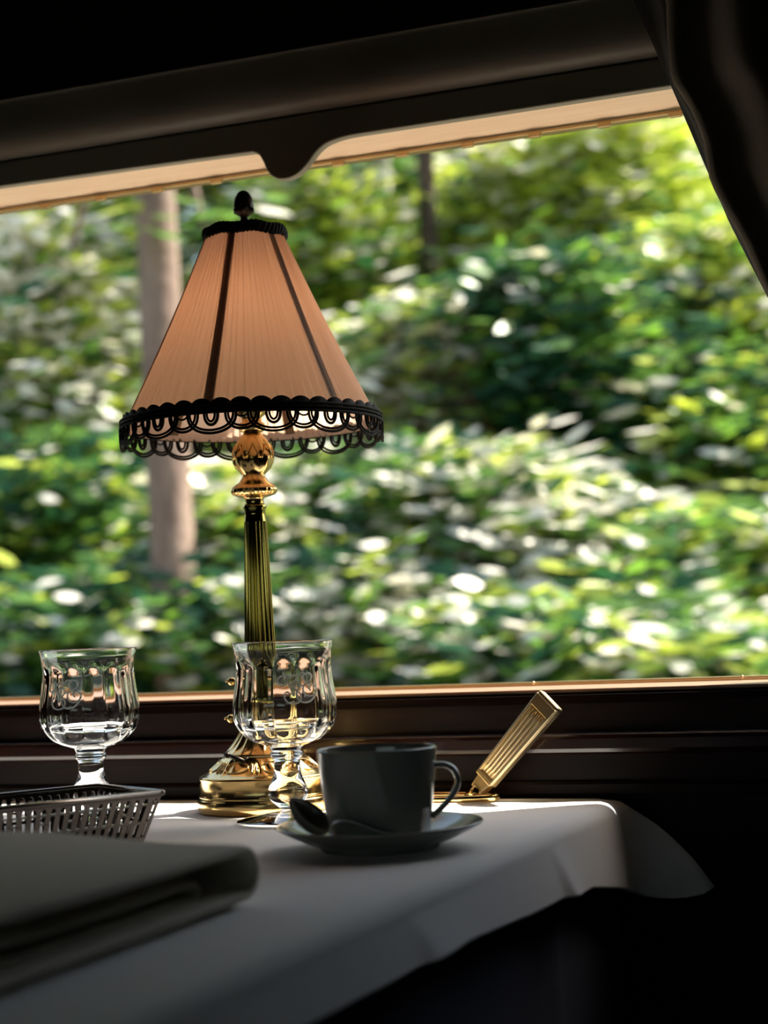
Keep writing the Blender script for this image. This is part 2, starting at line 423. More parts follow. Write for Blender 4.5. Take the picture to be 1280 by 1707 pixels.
# the long under cloth
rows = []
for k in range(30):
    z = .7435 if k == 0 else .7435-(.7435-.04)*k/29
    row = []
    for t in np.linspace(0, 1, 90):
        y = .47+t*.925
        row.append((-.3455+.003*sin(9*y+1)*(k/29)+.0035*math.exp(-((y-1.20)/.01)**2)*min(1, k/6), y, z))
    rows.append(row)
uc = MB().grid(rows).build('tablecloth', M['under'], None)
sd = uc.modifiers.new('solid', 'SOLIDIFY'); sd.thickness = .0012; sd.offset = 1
tag(uc, 'under cloth coloured dark as in shade hanging straight down below the white cloth hem', 'tablecloth')

# ------------------------------------------------------------------ table lamp
LX, LY = -.6255, 1.3265
FACE = -PI/2-YAW+0.0        # angle of the direction from the wall towards the camera side
lamp = thing('table_lamp', 'brass column table lamp with peach pleated shade and black fringe', 'lamp', (LX, LY, TZ+.0005), math.atan2(-LY, -LX))
# in the lamp's own frame +X points at the camera
def gad(n, amp, z0, z1):
    def f_(r, z, a, k):
        w = 1 if z0 <= z <= z1 else 0
        return r-w*amp*(1-abs(cos(n*a/2)))
    return f_
# plinth and dome of the base
base = MB()
base.lathe([(0, 0), (.0555, 0), (.0565, .001), (.0565, .0098), (.0560, .0108), (.0545, .0120)], 96)
prof = [(.0545, .0120), (.0552, .0128), (.0545, .0138), (.0540, .0150), (.0540, .0262), (.0546, .0272), (.0548, .0282), (.0538, .0292), (.0522, .0298), (.0505, .0306)]
base.lathe(prof, 96)
def leafmod(r, z, a, k):
    t = max(0, min(1, (z-.0306)/.014))
    w = sin(PI*t)
    return r+.0011*w*cos(16*a+2.2*sin(8*a)+4*t)+.0006*w*cos(8*a)
pr = [(.0505-.0175*(t**.80), .0306+.0145*t) for t in np.linspace(0, 1, 14)]
base.lathe(pr, 192, leafmod)
base.lathe([(.0330, .0451), (.0335, .0458), (.0335, .0468), (.0326, .0476)], 96)
fl = [(.0150+(.0326-.0150)*((1-t)**2.3), .0476+.0395*t) for t in np.linspace(0, 1, 22)]
base.lathe(fl, 192, lambda r, z, a, k: r-.0016*(abs(sin(10*a)))**.6*min(1, (z-.0476)/.004))
bo = base.build('base', M['brass'], lamp)
# raised cartouches and beaded scrolls round the dome
sc_ = MB()
for q in range(8):
    a0 = 2*PI*q/8+.2
    pts = []
    for k in range(24):
        b = 2*PI*k/24; da = .26*cos(b); dz = .0042*sin(b)
        z = .0375+dz; R = .0505-.0175*(max(0, (z-.0306)/.0145)**.8)+.0006
        pts.append((R*cos(a0+da), R*sin(a0+da), z))
    sc_.tube(pts, .0007, 6, closed=True)
    pts = []
    for k in range(20):
        t = k/19; z = .0375+.0040*sin(t*4*PI); a = a0+.30+.17*t; R = .0505-.0175*(max(0, (z-.0306)/.0145)**.8)+.0006
        pts.append((R*cos(a), R*sin(a), z))
    sc_.tube(pts, .0008, 6)
sc_.build('scrollwork', M['brass'], bo)
# fluted column
col = MB()
pc = [(.0150, .0871), (.0156, .0885), (.0156, .0905), (.0146, .092)]
col.lathe(pc, 96)
def flute(r, z, a, k): return r-.0022*(1-abs(cos(9*a)))
col.lathe([(.0146-.0050*t, .092+(.2400-.092)*t) for t in np.linspace(0, 1, 14)], 288, flute)
col.lathe([(.0096, .2400), (.0089, .2455), (.0090, .2500), (.0099, .2515), (.0100, .2530), (.0092, .2545), (.0080, .2555)], 96)
col.build('column', M['brass_dark'], lamp)
# switch knobs at the foot of the column and the little toggle lever
for (z, r) in ((.107, .0248), (.076, .0265)):
    mb = MB(); a = -PI/2-.08
    mb.tube([(0, 0, z), (r*cos(a)*.93, r*sin(a)*.93, z)], .0014, 8)
    mb.ball((r*cos(a), r*sin(a), z), .0036, 16, 10); mb.ball((r*cos(a)*1.17, r*sin(a)*1.17, z+.0004), .0012, 10, 6)
    mb.build('knob', M['brass'], lamp)
mb = MB(); mb.tube([(.0215, -.030, .0475), (.0262, -.0235, .0455), (.031, -.0165, .0425)], [.0016, .0018, .0018], 10)
mb.ball((.0215, -.030, .0475), .0026, 12, 8); 
mb.tube([(.031+.0028*cos(t), -.0165+.0036*sin(t), .0425+.003*sin(t)) for t in np.linspace(0, 2*PI, 16)[:-1]], .0007, 6, closed=True)
mb.build('toggle_lever', M['bronze'], lamp)
# drip pan, vase knob and socket
mb = MB()
mb.lathe([(.0080, .2555), (.0078, .2585), (.0085, .2600), (.0130, .2612), (.0175, .2628), (.0192, .2650), (.0194, .2670), (.0185, .2690), (.0160, .2712), (.0125, .2735), (.0108, .2760), (.0100, .2780), (.0098, .2795)], 96,
         lambda r, z, a, k: r+(.0004*cos(24*a) if .262 < z < .270 else 0))
mb.build('drip_pan', M['brass'], lamp)
mb = MB()
def acan(r, z, a, k):
    t = (z-.2795)/.034
    return r*(1+.055*cos(8*a+ (PI if t > .5 else 0))*sin(PI*min(1, max(0, t))))
mb.lathe([(.0098, .2795), (.0108, .2810), (.0145, .2850), (.0166, .2900), (.0172, .2945), (.0166, .2990), (.0146, .3050), (.0112, .3105), (.0080, .3140), (.0072, .3155)], 128, acan)
for q in range(8):
    a = 2*PI*q/8
    pts = []
    for t in np.linspace(-1, 1, 9):
        z = .3055-.013*abs(t); R = ip(z, [.290, .2945, .299, .305, .3105], [.0166, .0172, .0166, .0146, .0112])+.0006
        pts.append((R*cos(a+.36*t), R*sin(a+.36*t), z))
    mb.tube(pts, .0006, 6)
mb.build('vase_knob', M['brass'], lamp)
mb = MB(); mb.lathe([(.0072, .3155), (.0105, .3170), (.0118, .3200), (.0112, .3225), (.0085, .3245), (.0082, .3280), (.0125, .3310), (.0125, .3345), (.0100, .3380), (.0100, .380), (0, .380)], 64)
mb.build('socket', M['brass'], lamp)
# lit bulb
mb = MB(); mb.lathe([(0, .379), (.006, .380), (.008, .385), (.0115, .395), (.0135, .405), (.013, .413), (.009, .421), (.004, .426), (0, .428)], 32)
mbulb = bpy.data.materials.new('bulb_glow'); mbulb.use_nodes = True
_b = mbulb.node_tree.nodes['Principled BSDF']; _b.inputs['Base Color'].default_value = (.9, .8, .6, 1)
_b.inputs['Emission Color'].default_value = (1, .60, .33, 1); _b.inputs['Emission Strength'].default_value = 5.5
mb.build('bulb', mbulb, lamp)
# stem to the finial
mb = MB(); mb.tube([(0, 0, .432), (0, 0, .500)], .0022, 10)
for q in range(3):
    a = 2*PI*q/3; mb.tube([(0, 0, .485), (.0318*cos(a), .0318*sin(a), .484)], .0011, 8)
mb.tube([(0.006, .010, .375), (.016, .013, .395), (.014, .010, .42), (0, 0, .433)], .0011, 8)
mb.build('harp', M['brass_dark'], lamp)
# shade
ST, SB = .4855, .3245
RT, RB = .0318, .1065
rng = random.Random(11)
pl = []; a = 0
while a < 2*PI:
    wv = rng.uniform(.050, .085); pl.append((a, wv, rng.uniform(.5, 1.2))); a += wv
def pleat(a):
    a = a % (2*PI)
    for (s0, wv, h) in pl:
        if s0 <= a < s0+wv:
            t = (a-s0)/wv
            return h*(t if t < .8 else (1-t)*4)
    return 0
NA = 900
pv = [pleat(2*PI*i/NA) for i in range(NA)]
RIBA = [math.radians(-19+60*k) for k in range(6)]   # +X faces the camera
def shade_r(t): return RT+(RB-RT)*t-.0018*sin(PI*t)
rows = []
for t in list(np.linspace(0, 1, 14))+[1.027]:
    z = ST+(SB-ST)*t; row = []
    for i in range(NA):
        a = 2*PI*i/NA
        R = shade_r(t)+(pv[i]-.5)*.0024*(1-.3*t)
        row.append((R*cos(a), R*sin(a), z))
    rows.append(row)
sh = MB().grid(rows, close=True).build('lamp_shade', M['shade'], lamp)
for ra in RIBA:
    rows = []
    for t in np.linspace(0, 1, 14):
        R = shade_r(t)-.0009; z = ST+(SB-ST)*t; h = .0030+.0014*t
        rows.append([((R+e)*cos(ra+w_/R), (R+e)*sin(ra+w_/R), z) for w_, e in ((-h, 0), (h, 0), (h, -.0006), (-h, -.0006))])
    MB().grid(rows, close=True).build('rib', M['wire'], sh)
# top braid: two plaited cords
mb = MB()
for ph in (0, PI):
    mb.tube([((.0333+.0010*cos(26*b+ph))*cos(b), (.0333+.0010*cos(26*b+ph))*sin(b), ST-.0005+.0030*sin(26*b+ph)+.0008*sin(7*b)) for b in np.linspace(0, 2*PI, 321)[:-1]], .0026, 7, closed=True)
mb.tube([(.0326*cos(b), .0326*sin(b), ST) for b in np.linspace(0, 2*PI, 65)[:-1]], .0024, 8, closed=True)
mb.build('top_braid', M['braid'], sh)
# bottom braid: scalloped tape and looped fringe
mb = MB(); rows_o = []
NB = 1008
R0 = RB+.0024
top = []; bot = []
for i in range(NB):
    b = 2*PI*i/NB
    s_ = abs(sin(21*b))
    top.append(((R0-.0012)*cos(b), (R0-.0012)*sin(b), SB+.0042+.0036*s_**.7)); bot.append(((R0+.0008)*cos(b), (R0+.0008)*sin(b), SB-.0040))
rows_ = [top, bot]
top2 = [(x_*(1-.0012/R0), y_*(1-.0012/R0), z_) for x_, y_, z_ in top]; bot2 = [(x_*(1-.0012/R0), y_*(1-.0012/R0), z_) for x_, y_, z_ in bot]
mb.grid([top, bot, bot2, top2, top], close=True)
for zz, rad in ((SB-.0038, .0013), (SB-.0005, .0010), (SB+.0022, .0010)):
    mb.tube([((R0+.0013)*cos(b), (R0+.0013)*sin(b), zz) for b in np.linspace(0, 2*PI, 181)[:-1]], rad, 6, closed=True)
mb.build('bottom_braid', M['braid'], sh)
mb = MB()
def arc(ac, half, depth, rad, dr=0, zt=SB-.0035, n=18):
    pts = []
    for t in np.linspace(0, PI, n):
        aa = ac-half*cos(t)/R0; zz = zt-depth*(sin(t)**.75)
        pts.append(((R0+.0012+dr)*cos(aa), (R0+.0012+dr)*sin(aa), zz))
    mb.tube(pts, rad, 6)
P = 14
for q in range(P):
    ac = 2*PI*(q+.35)/P
    arc(ac, .0200, .0170, .00115); arc(ac, .0178, .0146, .0010, .0004)
    arc(ac, .0056, .0104, .00125); arc(ac, .0033, .0078, .0010, .0004)
    am = ac+PI/P
    arc(am, .0132, .0144, .00115, -.0010); arc(am, .0110, .0120, .0010, -.0006)
    arc(am, .0048, .0048, .0008, .0004, n=10)
mb.build('loop_fringe', M['braid'], sh)
# acorn finial
mb = MB()
mb.lathe([(0, .4905), (.0055, .4910), (.0060, .4950), (.0035, .4975), (.0032, .5005), (.0055, .5025), (.0085, .5045), (.0090, .5065), (.0078, .5080)], 48,
         lambda r, z, a, k: r*(1+(.12*cos(6*a) if .502 < z < .508 else 0)))
mb.lathe([(.0078, .5078), (.0083, .5095), (.0082, .5130), (.0072, .5170), (.0052, .5205), (.0030, .5225), (0, .5236)], 64,
         lambda r, z, a, k: r*(1+.05*cos(9*a+z*900)))
mb.build('finial', M['bronze'], lamp)

# ------------------------------------------------------------------ goblets
OUT = [(0, 0), (.030, .0002), (.0395, .0004), (.0405, .0010), (.0400, .0018), (.034, .0034), (.022, .0055), (.0125, .0072), (.0080, .0080), (.0062, .0092), (.0066, .0105), (.0090, .0125), (.0130, .0160), (.0152, .0195), (.0155, .0225), (.0147, .0265), (.0125, .0320), (.0107, .0370), (.0102, .0420), (.0104, .0470), (.0116, .0492), (.0127, .0505), (.0128, .0525), (.0120, .0540), (.0122, .0552), (.0130, .0568), (.0138, .0580),
       (.0185, .0595), (.0250, .0620), (.0310, .0655), (.0360, .0705), (.0392, .0760), (.0408, .0820), (.0411, .0865), (.0407, .0930), (.0397, .1000), (.0385, .1080), (.0376, .1160), (.0373, .1210), (.0375, .1260), (.0383, .1320), (.0396, .1375), (.0399, .1384)]
INN = [(.0397, .1390), (.0390, .1386), (.0377, .1322), (.0366, .1262), (.0361, .1210), (.0361, .1160), (.0368, .1080), (.0379, .1000), (.0388, .0930), (.0391, .0865), (.0386, .0810), (.0368, .0762), (.0335, .0715), (.0285, .0678), (.0220, .0656), (.0140, .0645), (0, .0642)]
def dens(p, n):
    q = smoothcurve([(a, b, 0) for a, b in p], n); return [(max(0, v.x), v.y) for v in q]
def goblet_mod(r, z, a, k):
    w = 0.
    if z > .062: w = min(1, (z-.062)/.012)*max(0, min(1, (.1255-z)/.006))
    return r-.0014*w*(1-abs(cos(7*a)))**1.0
def goblet_mod_in(r, z, a, k):
    w = 0.
    if z > .066: w = min(1, (z-.066)/.008)*max(0, min(1, (.1245-z)/.006))
    return r-.0006*w*abs(cos(7*a))
def make_goblet(label, loc, rz):
    g = thing('goblet', label, 'glass', loc, rz, 'fluted crystal goblets')
    mb = MB()
    mb.lathe(dens(OUT, 3), 168, goblet_mod)
    mb.lathe([OUT[-1], INN[0]], 168)
    mb.lathe(dens(INN, 3), 168, goblet_mod_in)
    mb.build('bowl_and_stem', M['glass'], g)
    wz = .0762
    pr = [(0, .06405)]+[(a+.00015, b-.0001) for a, b in reversed(INN[:-1]) if b < wz-.001]
    rr_ = ip(wz, [b for a, b in reversed(INN)], [a for a, b in reversed(INN)])
    pr += [(rr_+.0001, wz), (rr_-.0015, wz-.0006), (rr_*.5, wz-.0007), (0, wz-.0007)]
    mb = MB(); mb.lathe(pr, 96); mb.build('water', M['water'], g)
    # engraved monogram on the bowl
    mono = [
        [(700, 520), (672, 487), (628, 483), (588, 503), (575, 540), (592, 575), (628, 587), (662, 568), (676, 530), (668, 495), (680, 545), (705, 620), (732, 698), (740, 640), (748, 570), (770, 510), (812, 468), (850, 463), (872, 490)],
        [(798, 605), (786, 562), (760, 540), (730, 548), (716, 580), (732, 620), (768, 648), (802, 690), (800, 738), (770, 768), (720, 778), (672, 762), (642, 722), (642, 680), (662, 655), (690, 662)],
        [(905, 548), (925, 520), (925, 488), (898, 465), (862, 470), (842, 500), (848, 540), (878, 560), (905, 553), (872, 572), (838, 598), (828, 640), (845, 685), (885, 706), (930, 695), (958, 655), (955, 612), (925, 588), (895, 596), (888, 622), (905, 650)],
        [(958, 640), (940, 700), (900, 752), (850, 770), (800, 758), (768, 715), (762, 665), (785, 615), (830, 590)],
        [(700, 520), (735, 490), (770, 485)]]
    mb = MB()
    for st in mono:
        pts = []
        for p in smoothcurve([(a, b, 0) for a, b in st], 6):
            lat = (380+p.x/6.4-480)/2157; z = .1384-((1050+p.y/6.4)-1071)/2157
            R = ip(z, [b for a, b in OUT[26:]], [a for a, b in OUT[26:]])+.0005
            ph = math.asin(max(-1, min(1, lat/.0385)))
            pts.append((R*cos(ph), R*sin(ph), z))
        mb.tube(pts, .00068, 6)
    mb.build('monogram', M['etch'], g)
    return g
GX, GY = -.5640, 1.2372
gob = make_goblet('fluted goblet with engraved monogram standing beside the teacup before the lamp', (GX, GY, TZ+.0008), math.atan2(-GY, -GX))
g2 = copy_tree(gob)
g2['label'] = 'fluted goblet of clear crystal standing behind the pierced bread basket'
g2.location = (-.746, 1.2505, TZ+.0008); g2.rotation_euler = (0, 0, math.atan2(-1.25, .746)-math.radians(46))
g2.rotation_euler = (0, 0, math.atan2(-1.2505, .746)-math.radians(46))

# ------------------------------------------------------------------ saucer, cup, spoon
SX, SY = -.431, 1.090
sau = thing('saucer', 'round grey-white saucer under the teacup holding a teaspoon', 'saucer', (SX, SY, TZ+.0006), 0)
mb = MB(); mb.lathe([(0, .0020), (.036, .0020), (.037, 0), (.0395, 0), (.0400, .0022), (.050, .0060), (.062, .0115), (.0685, .0150), (.0696, .0160), (.0690, .0168), (.0675, .0164), (.061, .0132), (.050, .0080), (.040, .0050), (.030, .0046), (0, .0046)], 96)
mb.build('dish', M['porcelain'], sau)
FR = math.atan2(-SY, -SX)
cup = thing('teacup', 'white porcelain teacup with looped handle standing on the saucer', 'cup', (SX, SY, TZ+.0006), FR)
mb = MB()
mb.lathe(dens([(0, .0068), (.026, .0068), (.0275, .0050), (.0300, .0050), (.0325, .0068), (.0340, .0110), (.0352, .0200), (.0365, .0300), (.0380, .0430), (.0394, .0560), (.0402, .0650), (.0400, .0660), (.0392, .0658), (.0383, .0560), (.0368, .0430), (.0353, .0300), (.0338, .0200), (.0318, .0130), (.028, .0100), (0, .0095)], 3), 96)
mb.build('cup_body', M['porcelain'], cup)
# handle on the +Y side (camera right)
rows = []
hp = smoothcurve([(0, .0375, .0535), (0, .0445, .0535), (0, .0505, .0505), (0, .0535, .0440), (0, .0520, .0370), (0, .0470, .0300), (0, .0410, .0240), (0, .0350, .0190)], 6)
for k, p in enumerate(hp):
    t = (hp[min(k+1, len(hp)-1)]-hp[max(k-1, 0)]).normalized(); n_ = Vector((0, -t.z, t.y))
    wd = .0045; th = .0021
    rows.append([tuple(p+Vector((wd*cos(b), 0, 0))+n_*th*sin(b)) for b in np.linspace(0, 2*PI, 17)[:-1]])
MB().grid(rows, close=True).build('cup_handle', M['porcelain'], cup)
# teaspoon: bowl propped on the saucer's left rim, handle along the front of the cup
sp = thing('teaspoon', 'small silver teaspoon lying on the saucer in front of the cup', 'spoon', (-.449, 1.043, TZ+.0155))
tip = Vector((-.0235, -.004, .0235)); neck = Vector((0, 0, .0010)); ax = (tip-neck); Lb = ax.length; ax.normalize()
side = Vector((.45, .86, .10)); side = (side-ax*side.dot(ax)).normalized(); nb = ax.cross(side)
if nb.z < 0: nb = -nb
rows = []
for k in range(19):
    t = k/18; wv = .0112*(sin(PI*min(1, t**.85))**.62 if 0 < t < 1 else 0.0)+.0012*(1-t)
    dpt = .0062*sin(PI*t)**.8
    row = []
    for q in np.linspace(-1, 1, 13):
        row.append(tuple(neck+ax*Lb*t+side*wv*q-nb*dpt*(1-q*q)))
    rows.append(row)
o = MB().grid(rows).build('bowl', M['steel'], sp); sd = o.modifiers.new('solid', 'SOLIDIFY'); sd.thickness = .0009; sd.offset = 0
hp = smoothcurve([neck+ax*.002, neck, (.003, .0006, .0050), (.009, .002, .0082), (.017, .0042, .0074), (.027, .0075, .0028), (.038, .012, -.0008), (.052, .018, -.0024), (.064, .024, -.0018)], 6)
rows = []
for k, p in enumerate(hp):
    t = (hp[min(k+1, len(hp)-1)]-hp[max(k-1, 0)]).normalized(); s_ = t.cross(Vector((0, 0, 1))).normalized(); n_ = s_.cross(t)
    u = k/(len(hp)-1); wd = ip(u, [0, .15, .6, .9, .97, 1], [.0022, .0015, .0024, .0042, .0036, .0006]); th = .0009
    rows.append([tuple(p+s_*wd*cos(b)+n_*th*sin(b)) for b in np.linspace(0, 2*PI, 13)[:-1]])
MB().grid(rows, close=True).build('stem', M['steel'], sp)

# ------------------------------------------------------------------ brass lever by the wall
lv = thing('brass_lever', 'gilt ribbed grip slanting up from a flat ring behind the teacup', 'lever', (-.459, 1.385, TZ+.001))
A = Vector((.008, -.002, .0165)); B = Vector((.0655, .002, .0800)); ax = (B-A); Lg = ax.length; ax.normalize()
nf = Vector((-.40, -.90, .12)); nf = (nf-ax*nf.dot(ax)).normalized(); sd_ = ax.cross(nf).normalized()
def lvp(t, s_, n_): return A+ax*(Lg*t)+sd_*s_+nf*n_
mb = MB(); w0, w1, th = .0098, .0128, .0046
def slab(mb, t0, t1, wa, wb, n0, n1):
    vs = [lvp(t, s_, n_) for t, w_ in ((t0, wa), (t1, wb)) for s_ in (-w_, w_) for n_ in (n0, n1)]
    mb.add(vs, [(0, 1, 3, 2), (4, 6, 7, 5), (0, 4, 5, 1), (2, 3, 7, 6), (0, 2, 6, 4), (1, 5, 7, 3)])
slab(mb, 0, 1, w0, w1, -th, .0030)
g_ = mb.build('grip', M['gilt'], lv, False); bevel(g_, .0016, 3)
mb = MB()   # raised border and four ribs on the face
slab(mb, .04, .965, -.0, .0, 0, 0) if False else None
for s0, s1 in ((-1, -.80), (.80, 1)):
    vs = []
    for t, w_ in ((.0, w0), (.985, w1)):
        for s_ in (s0, s1):
            for n_ in (.0025, .0046): vs.append(lvp(t, s_*w_*.985, n_))
    mb.add(vs, [(0, 1, 3, 2), (4, 6, 7, 5), (0, 4, 5, 1), (2, 3, 7, 6), (0, 2, 6, 4), (1, 5, 7, 3)])
slab(mb, .0, .05, w0*.97, w0*.97, .0025, .0046); slab(mb, .86, .985, w1*.97, w1*.97, .0025, .0046)
b_ = mb.build('rim_border', M['gilt'], lv, False); bevel(b_, .0006, 2)
for q in (-.54, -.18, .18, .54):
    mb = MB(); mb.tube([lvp(t, q*(w0+(w1-w0)*t), .0030) for t in np.linspace(.07, .84, 12)], .0013, 10); mb.build('raised_rib', M['gilt'], lv)
mb = MB()
slab(mb, .97, 1.02, w1, w1*.98, -th, .0040); bevel(mb.build('end_cap', M['gilt'], lv, False), .0015)
mb = MB(); slab(mb, -.13, .01, .0066, .0082, -.0040, .0030); bevel(mb.build('collar', M['gilt'], lv, False), .0012)
mb = MB(); mb.tube([lvp(-.22, 0, -.0005), lvp(-.10, 0, -.0005)], [.0062, .0056], 14); 
mb.tube([(-.004, 0, .0030), lvp(-.20, 0, -.0005)], [.0072, .0058], 14)
mb.build('neck', M['brass'], lv)
mb = MB(); mb.tube([(-.028+.046*cos(t), -.006+.020*sin(t), .0032) for t in np.linspace(0, 2*PI, 49)[:-1]], .0030, 10, closed=True); mb.build('base_ring', M['brass'], lv)

# ------------------------------------------------------------------ pierced bread basket
bk = thing('bread_basket', 'pierced silver bread basket with slanting slotted sides beside the napkin', 'basket', (-.6185, 1.106, TZ+.001))
bu = Vector((-.52, -.854, 0)).normalized(); bv = Vector((-.854, .52, 0)).normalized()
BL, BWd, BH, FLR = .185, .076, .0345, .010
def bp(a, b, z):   # a along the length, b across, from the near right bottom corner
    return bu*a+bv*b+Vector((0, 0, z))
def side_pts(c0, c1, out):   # bottom corner to bottom corner, out = flare vector
    return lambda s_, h: Vector(c0)+(Vector(c1)-Vector(c0))*s_+Vector(out)*h*FLR+Vector((0, 0, .002+h*(BH-.002)))
cs = [bp(0, 0, 0), bp(BL, 0, 0), bp(BL, BWd, 0), bp(0, BWd, 0)]
cen = bp(BL/2, BWd/2, 0)
def corner(i, h):
    o_ = [(-1, -1), (1, -1), (1, 1), (-1, 1)][i]
    return cs[i]+(bu*o_[0]+bv*o_[1])*FLR*h+Vector((0, 0, .002+h*(BH-.002)))
mb = MB(); rows_b = [[corner(i, 0) for i in range(4)]]
mb.add([p-Vector((0, 0, .0015)) for p in rows_b[0]]+rows_b[0], [(0, 1, 2, 3), (4, 7, 6, 5), (0, 4, 5, 1), (1, 5, 6, 2), (2, 6, 7, 3), (3, 7, 4, 0)])
mb.build('basket_base', M['silver'], bk, False)
mb = MB(); mb.tube([corner(i, 1.02) for i in range(4)], .0024, 8, closed=True)
for i in range(4): mb.ball(tuple(corner(i, 1.02)), .0024, 10, 6)
mb.build('rim', M['silver'], bk)
for i in range(4):
    j = (i+1) % 4; mb = MB()
    lng = (cs[j]-cs[i]).length
    def Q(s_, h): return corner(i, h)*(1-s_)+corner(j, h)*s_
    nrm = (Q(1, .5)-Q(0, .5)).cross(Q(.5, 1)-Q(.5, 0)).normalized()
    def plate(q0, q1, h0, h1, qa=None, qb=None):
        qa = q0 if qa is None else qa; qb = q1 if qb is None else qb
        v_ = [Q(q0, h0), Q(q1, h0), Q(qb, h1), Q(qa, h1)]
        vs = [p-nrm*.0006 for p in v_]+[p+nrm*.0006 for p in v_]
        mb.add(vs, [(0, 1, 2, 3), (4, 7, 6, 5), (0, 4, 5, 1), (1, 5, 6, 2), (2, 6, 7, 3), (3, 7, 4, 0)])
    for h0, h1 in ((0, .08), (.36, .42), (.76, .80), (.92, 1.0)): plate(0, 1, h0, h1)
    n_ = int(lng/.0066)
    for k in range(n_+1):
        s_ = k/n_; w_ = .0018/lng; w2 = .0024/lng
        plate(max(0, s_-w_), min(1, s_+w_), .06, .38); plate(max(0, s_-w_), min(1, s_+w_), .41, .77)
        plate(max(0, s_-w_*.6), min(1, s_+w_*.6), .79, .93, max(0, s_-w2), min(1, s_+w2))
        if k < n_:   # pierced bridges give the slots their pointed ends
            m_ = (k+.5)/n_; plate(max(0, m_-.5/n_), min(1, m_+.5/n_), .58, .62) if k % 3 == 0 else None
    mb.build('side_panel', M['silver'], bk, False, weld=0)

# ------------------------------------------------------------------ folded napkin in the foreground
nk = thing('napkin', 'thick folded cloth napkin lying at the near table edge', 'napkin', (-.58, .74, TZ+.001))
def fold(name, y_back, y_front, r, zc, th, x0, x1, dz=0., lift=0.):
    # U-shaped fold seen in the Y-Z plane and extruded along X
    rows = []
    pts = [(y_front, zc-r)]
    for t in np.linspace(0, 1, 14)[1:]: pts.append((y_front+(y_back-y_front)*t, zc-r))
    for a in np.linspace(-PI/2, PI/2, 13)[1:-1]: pts.append((y_back+r*cos(a), zc+r*sin(a)))
    for t in np.linspace(1, 0, 16): pts.append((y_front+(y_back-y_front)*t, zc+r+lift*(1-t)))
    N = 26
    for k in range(N+1):
        x_ = x0+(x1-x0)*k/N; e = 1-max(0, (k-N+3))*.012
        rows.append([(x_, yy+.004*sin(17*x_+1), max(.0012, zz*e*(1.02-.55*x_)+.0018*sin(31*x_+9*yy)*(1 if zz > .012 else 0))) for yy, zz in pts])
    o = MB().grid(rows).build(name, M['napkin'], nk)
    sd = o.modifiers.new('solid', 'SOLIDIFY'); sd.thickness = th; sd.offset = -1
    sb = o.modifiers.new('sub', 'SUBSURF'); sb.levels = 1; sb.render_levels = 1
    return o
fold('outer_fold', .118, -.16, .0175, .0185, .0060, -.20, .165, lift=.004)
fold('inner_fold', .085, -.15, .0075, .0130, .0035, -.19, .150)

# ------------------------------------------------------------------ outside: ground, trees, shrubs
def gz(y): return float(np.interp(y, [0, 1.6, 3.5, 5.5, 8, 12, 16, 24, 40], [-1.1, -1.1, -1.0, -.3, .45, 1.6, 2.9, 5.5, 9.0]))
rows = []
nr = np.random.default_rng(3)
for y in np.concatenate([np.arange(1.9, 18, .35), np.arange(18, 40.1, 2)]):
    rows.append([(x_, y, gz(y)+.08*sin(1.7*x_+.9*y)+.05*sin(3.1*x_-2*y)) for x_ in np.arange(-40, 14.1, .9)])
g = struct('ground', MB().grid(rows), M['soil'], True)
struct('bounce_track_bed', MB().box((-8, 2.9, -1.02), (60, 2.0, .12)), M['ballast'])  # unseen pale gravel, added to bounce sunlight up to the window soffit
struct('embankment', MB().box((-5, -20, -1.2), (90, 34, .2)), M['soil'])

